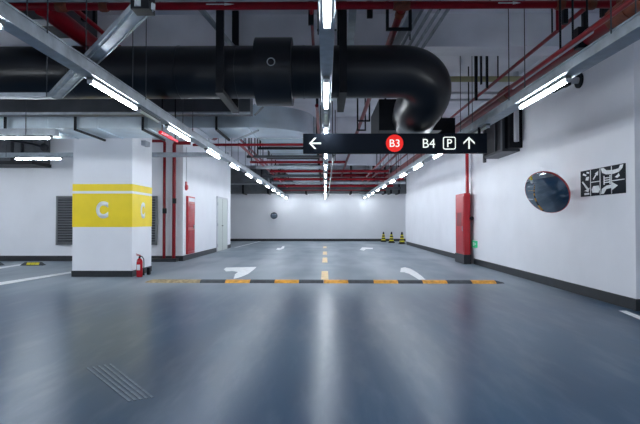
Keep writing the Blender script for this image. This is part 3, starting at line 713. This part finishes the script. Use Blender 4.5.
# convex mirror
mc = W(547, 192.3, 8.55)
nrm = Vector((-.72, -.56, -.46)).normalized()
t = thing('convex_mirror', mc, 'round convex mirror with red rim on the right wall', 'mirror')
R = .38; prof = []
for k in range(11):
    r = R*(1-k/10); prof.append((r, .10*(1-(r/R)**2)))
MB().lathe(prof, mc+nrm*.015, nrm, 48).build('mirror_glass', 'mirror', t, smooth=True)
MB().lathe([(R-.003, .017), (R+.004, .014), (R+.007, 0), (R, -.03), (R-.1, -.07), (.12, -.10)], mc, nrm, 48).build('red_shell', 'mirr_red', t, smooth=True)
wq = Vector((XR, mc.y+.62, mc.z+.02))
MB().tube([mc-nrm*.08, mc-nrm*.22, wq], .025, 10).build('arm', 'mirr_red', t, smooth=True)
MB().box(XR-.015, XR, wq.y-.07, wq.y+.07, wq.z-.09, wq.z+.09).build('wall_plate', 'mirr_red', t)
# black and white panel
y_l, y_r = 4.33*500/(580.3-325), 4.33*500/(624.5-325)
pz0, pz1 = 1.655, 2.085
t = thing('wall_panel', (XR, (y_l+y_r)/2, pz0), 'black wall panel with white arrows and car lane drawings', 'sign')
MB().box(XR-.012, XR, y_r, y_l, pz0, pz1).build('board', 'navy', t)
def pan(poly, mb):       # poly in unit coords u (0 left..1 right), v (0 bottom..1 top)
    mb.prism([(XR-.0125, y_l+(y_r-y_l)*a, pz0+(pz1-pz0)*b) for a, b in poly], (-.003, 0, 0))
mb = MB()
for l in (.255, .48, .73): pan([(l-.007, .02), (l+.007, .02), (l+.007, .98), (l-.007, .98)], mb)
pan([(.255, .50), (.48, .50), (.48, .53), (.255, .53)], mb); pan([(.73, .45), (.99, .45), (.99, .48), (.73, .48)], mb)
mb.build('divider_lines', 'white', t)
mb = MB()
pan([(.50, .97), (.53, .80), (.62, .72), (.76, .70), (.88, .74), (.95, .85), (.97, .97), (.91, .97), (.88, .86), (.76, .84), (.62, .87), (.56, .97)], mb)
pan([(.50, .04), (.52, .22), (.62, .32), (.74, .34), (.74, .42), (.86, .28), (.74, .14), (.74, .22), (.62, .20), (.56, .04)], mb)
for v in (.42, .50, .58): pan([(.57, v), (.70, v), (.70, v+.035), (.57, v+.035)], mb)
pan([(.56, .36), (.58, .36), (.58, .68), (.56, .68)], mb); pan([(.69, .36), (.71, .36), (.71, .68), (.69, .68)], mb)
pan([(.30, .12), (.44, .10), (.47, .20), (.45, .36), (.32, .36), (.28, .24)], mb)
pan([(.31, .62), (.33, .60), (.40, .76), (.43, .73), (.44, .90), (.36, .82), (.38, .80)], mb)
pan([(.04, .56), (.06, .60), (.20, .30), (.23, .32), (.20, .16), (.10, .22), (.16, .26)], mb)
pan([(.10, .06), (.22, .06), (.22, .13), (.10, .13)], mb); pan([(.13, .62), (.20, .60), (.22, .74), (.15, .74)], mb)
pan([(.06, .84), (.14, .78), (.16, .82), (.08, .90)], mb); pan([(.16, .88), (.22, .86), (.22, .92), (.16, .94)], mb)
pan([(.85, .54), (.90, .60), (.88, .70), (.86, .66), (.80, .58)], mb)
mb.build('drawings', 'white', t)

# ------------------------------------------------------------------ left wall things
YL = lambda px: -XL*500/(325-px)
ya, yb = YL(185.6), YL(192.8)
t = thing('hydrant_cabinet', (XL, (ya+yb)/2, .17), 'red fire hydrant cabinet set on the left wall', 'cabinet')
MB().box(XL, XL+.06, ya, yb, .19, 2.05).build('case', 'redbox', t, bevel=.006)
dg = MB().box(XL+.06, XL+.072, ya+.08, yb-.08, 1.05, 1.82).build('door_glass', 'ext', t)
MB().box(XL+.06, XL+.072, ya+.08, yb-.08, .28, .95).build('lower_door', 'ext', t)
MB().box(XL+.06, XL+.075, ya+.08, yb-.08, 1.88, 2.0).build('label_strip', 'wall', t)
MB().box(XL+.07, XL+.095, yb-.2, yb-.16, 1.0, 1.12).build('handle', 'galv', dg)
ym = YL(185.2)
t = thing('alarm_bell', (XL, ym, 2.2), 'small red alarm bell on the left wall over the red cabinet', 'alarm')
MB().tube([(XL, ym, 2.32), (XL+.03, ym, 2.32), (XL+.07, ym, 2.32)], [.10, .10, .06], 18).build('bell', 'redbox', t, smooth=True)
MB().box(XL, XL+.035, ym-.06, ym+.06, 2.34, 2.50).build('base', 'redbox', t)
MB().tube([(XL+.02, ym, 2.48), (XL+.02, ym, 3.6)], .012, 8).build('conduit', 'wpipe', t)
ya, yb = YL(216.4), YL(226.2)
d = struct('door_1', MB().box(XL, XL+.03, ya, yb, .0, 2.2), 'door')
MB().box(XL, XL+.045, ya-.05, ya, 0, 2.26).box(XL, XL+.045, yb, yb+.05, 0, 2.26).box(XL, XL+.045, ya-.05, yb+.05, 2.2, 2.26).build('door_frame', 'wpipe', d)
MB().box(XL+.03, XL+.034, (ya+yb)/2-.008, (ya+yb)/2+.008, .02, 2.19).build('door_gap', 'dgrey', d)
MB().tube([(XL+.03, (ya+yb)/2-.12, 1.05), (XL+.09, (ya+yb)/2-.12, 1.05), (XL+.09, (ya+yb)/2-.26, 1.05)], .016, 8).build('door_handle', 'black', d)
mb = MB()
for z in (.25, 1.1, 1.95): mb.box(XL+.03, XL+.06, ya-.015, ya+.03, z-.06, z+.06)
mb.build('door_hinge', 'galv', d)
# left bay wall: louvre and risers
Yw = 15.54
def louvre(px0, px1, label):
    a_, b_ = W(px0, 196, Yw), W(px1, 245, Yw)
    t = thing('louvre_vent', ((a_.x+b_.x)/2, Yw, b_.z), label, 'vent', 'louvre vents in the left bay wall')
    MB().box(a_.x, b_.x, Yw-.02, Yw, b_.z, a_.z).build('backing', 'dgrey', t)
    w = .05
    fr = MB().box(a_.x, b_.x, Yw-.06, Yw, b_.z, b_.z+w).box(a_.x, b_.x, Yw-.06, Yw, a_.z-w, a_.z).box(a_.x, a_.x+w, Yw-.06, Yw, b_.z, a_.z).box(b_.x-w, b_.x, Yw-.06, Yw, b_.z, a_.z).build('frame', 'louvre', t)
    mb = MB(); n = 18
    for k in range(n):
        z = b_.z+w+(a_.z-b_.z-2*w)*(k+.5)/n
        mb.bar((a_.x+w, Yw-.035, z), (b_.x-w, Yw-.035, z), .045, .008, up=(0, -.6, 1))
    mb.build('slats', 'louvre', fr)
louvre(57, 100, 'grey louvre vent in the bay wall left of lettered column')
louvre(120, 157.3, 'grey louvre vent in the bay wall showing right of column')
for i, (px, r, topy) in enumerate(((164.3, .045, 141), (174, .055, 143))):
    q = W(px, 200, 15.42); qt = W(px, topy, 15.42)
    t = thing('red_riser', (q.x, 15.42, 0), ['red riser pipe on the bay wall, left of the two', 'red riser pipe on the bay wall, right of the two'][i], 'pipe', 'red risers in the left bay')
    pts = [(q.x, 15.42, .10), (q.x, 15.42, qt.z-.06), (q.x+(-.02 if i == 0 else .02), 15.42, qt.z-.015), (q.x+(-.07 if i == 0 else .07), 15.42, qt.z)]
    pts.append((q.x-1.1 if i == 0 else q.x+.5, 15.42, qt.z))
    MB().tube(pts, r, 14).build('pipe', 'red', t, smooth=True)
    MB().box(q.x-.02, q.x+.09, 15.30, 15.38, W(0, 211 if i == 0 else 201, 15.4).z-.08, W(0, 211 if i == 0 else 201, 15.4).z+.08).build('valve', 'black', t, bevel=.01)
a_, b_ = W(151, 261, 15.3), W(176.5, 261, 15.3)
tag(MB().box(a_.x, b_.x, 15.25, 15.538, 0, .10).build('pipe_kerb', 'base'), 'low dark kerb under the two red riser pipes', 'kerb')
# left bay ceiling units
q0 = W(-40, 141, 14.4); q1 = W(33, 163, 14.4)
t = thing('fan_unit', ((q0.x+q1.x)/2, 14.6, q1.z), 'dark ventilation unit under the ceiling at the left edge', 'ventilation unit')
MB().box(q0.x, q1.x, 14.4, 15.3, q1.z+.06, SLAB).build('case', 'dgrey', t)
MB().box(q0.x, q1.x+.02, 14.36, 15.34, q1.z-.04, q1.z+.06).build('bottom_frame', 'black', t)
for px in (12, 22): x = W(px, 150, 14.38).x; MB().box(x-.03, x+.03, 14.36, 14.4, q1.z+.06, 4.2).build('frame_post', 'black', t)
q = W(45, 147.5, 13.3); q2 = W(33, 144, 13.3)
t = thing('round_damper', q, 'round black duct end beside the lower bay lamp', 'duct')
MB().lathe([(.10, 0), (.10, .06), (.06, .07)], q, (0, -1, 0), 20).build('end_cap', 'black', t, smooth=True)
MB().tube([q, q2, (q2.x-.6, q2.y, q2.z+.1)], .03, 10).build('arm', 'black', t, smooth=True)
MB().tube([q+Vector((0, 0, .05)), (q.x, q.y, SLAB)], .01, 6).build('hanger_rod', 'black', t)
t = thing('bay_duct', (-8, 13.6, 3.05), 'silver duct end in the left bay above the lamps', 'duct')
q0 = W(-10, 128, 11.9); q1 = W(60, 137, 11.9)
MB().box(-12, -6.1, 11.6, 12.3, q1.z+.02, q1.z+.35).build('case', 'duct', t, bevel=.03)
MB().tube([(-7.5, 11.5, q1.z+.2), (-7.5, 11.5, SLAB)], .01, 6).build('hanger_rod', 'black', t)
# far wall mirror
q = W(274, 215.6, 30.75)
t = thing('convex_mirror', q, 'small round mirror hanging on the far wall', 'mirror')
n2 = Vector((.15, -.9, -.3)).normalized()
MB().lathe([(.20*(1-k/8), .06*(1-(1-k/8)**2)) for k in range(9)], q+n2*.012, n2, 28).build('mirror_glass', 'mirror', t, smooth=True)
MB().lathe([(.195, .02), (.215, .015), (.215, 0), (.16, -.05), (.08, -.07)], q, n2, 28).build('shell', 'dgrey', t, smooth=True)
MB().tube([q-n2*.05, (q.x, 31, q.z)], .03, 8).build('arm', 'mirr_red', t)

# ------------------------------------------------------------------ camera, world, view
cd = bpy.data.cameras.new('camera'); cam = bpy.data.objects.new('camera', cd); C.objects.link(cam)
cam.location = CAM; cam.rotation_euler = ROT; cd.sensor_width = 36; cd.lens = FPX/640*36; cd.clip_start = .05
sc = bpy.context.scene; sc.camera = cam
w = bpy.data.worlds.new('world'); sc.world = w; w.use_nodes = True
w.node_tree.nodes['Background'].inputs[0].default_value = (.02, .022, .026, 1)
vs = sc.view_settings; vs.view_transform = 'Standard'; vs.look = 'None'; vs.gamma = 1; vs.exposure = 1.38
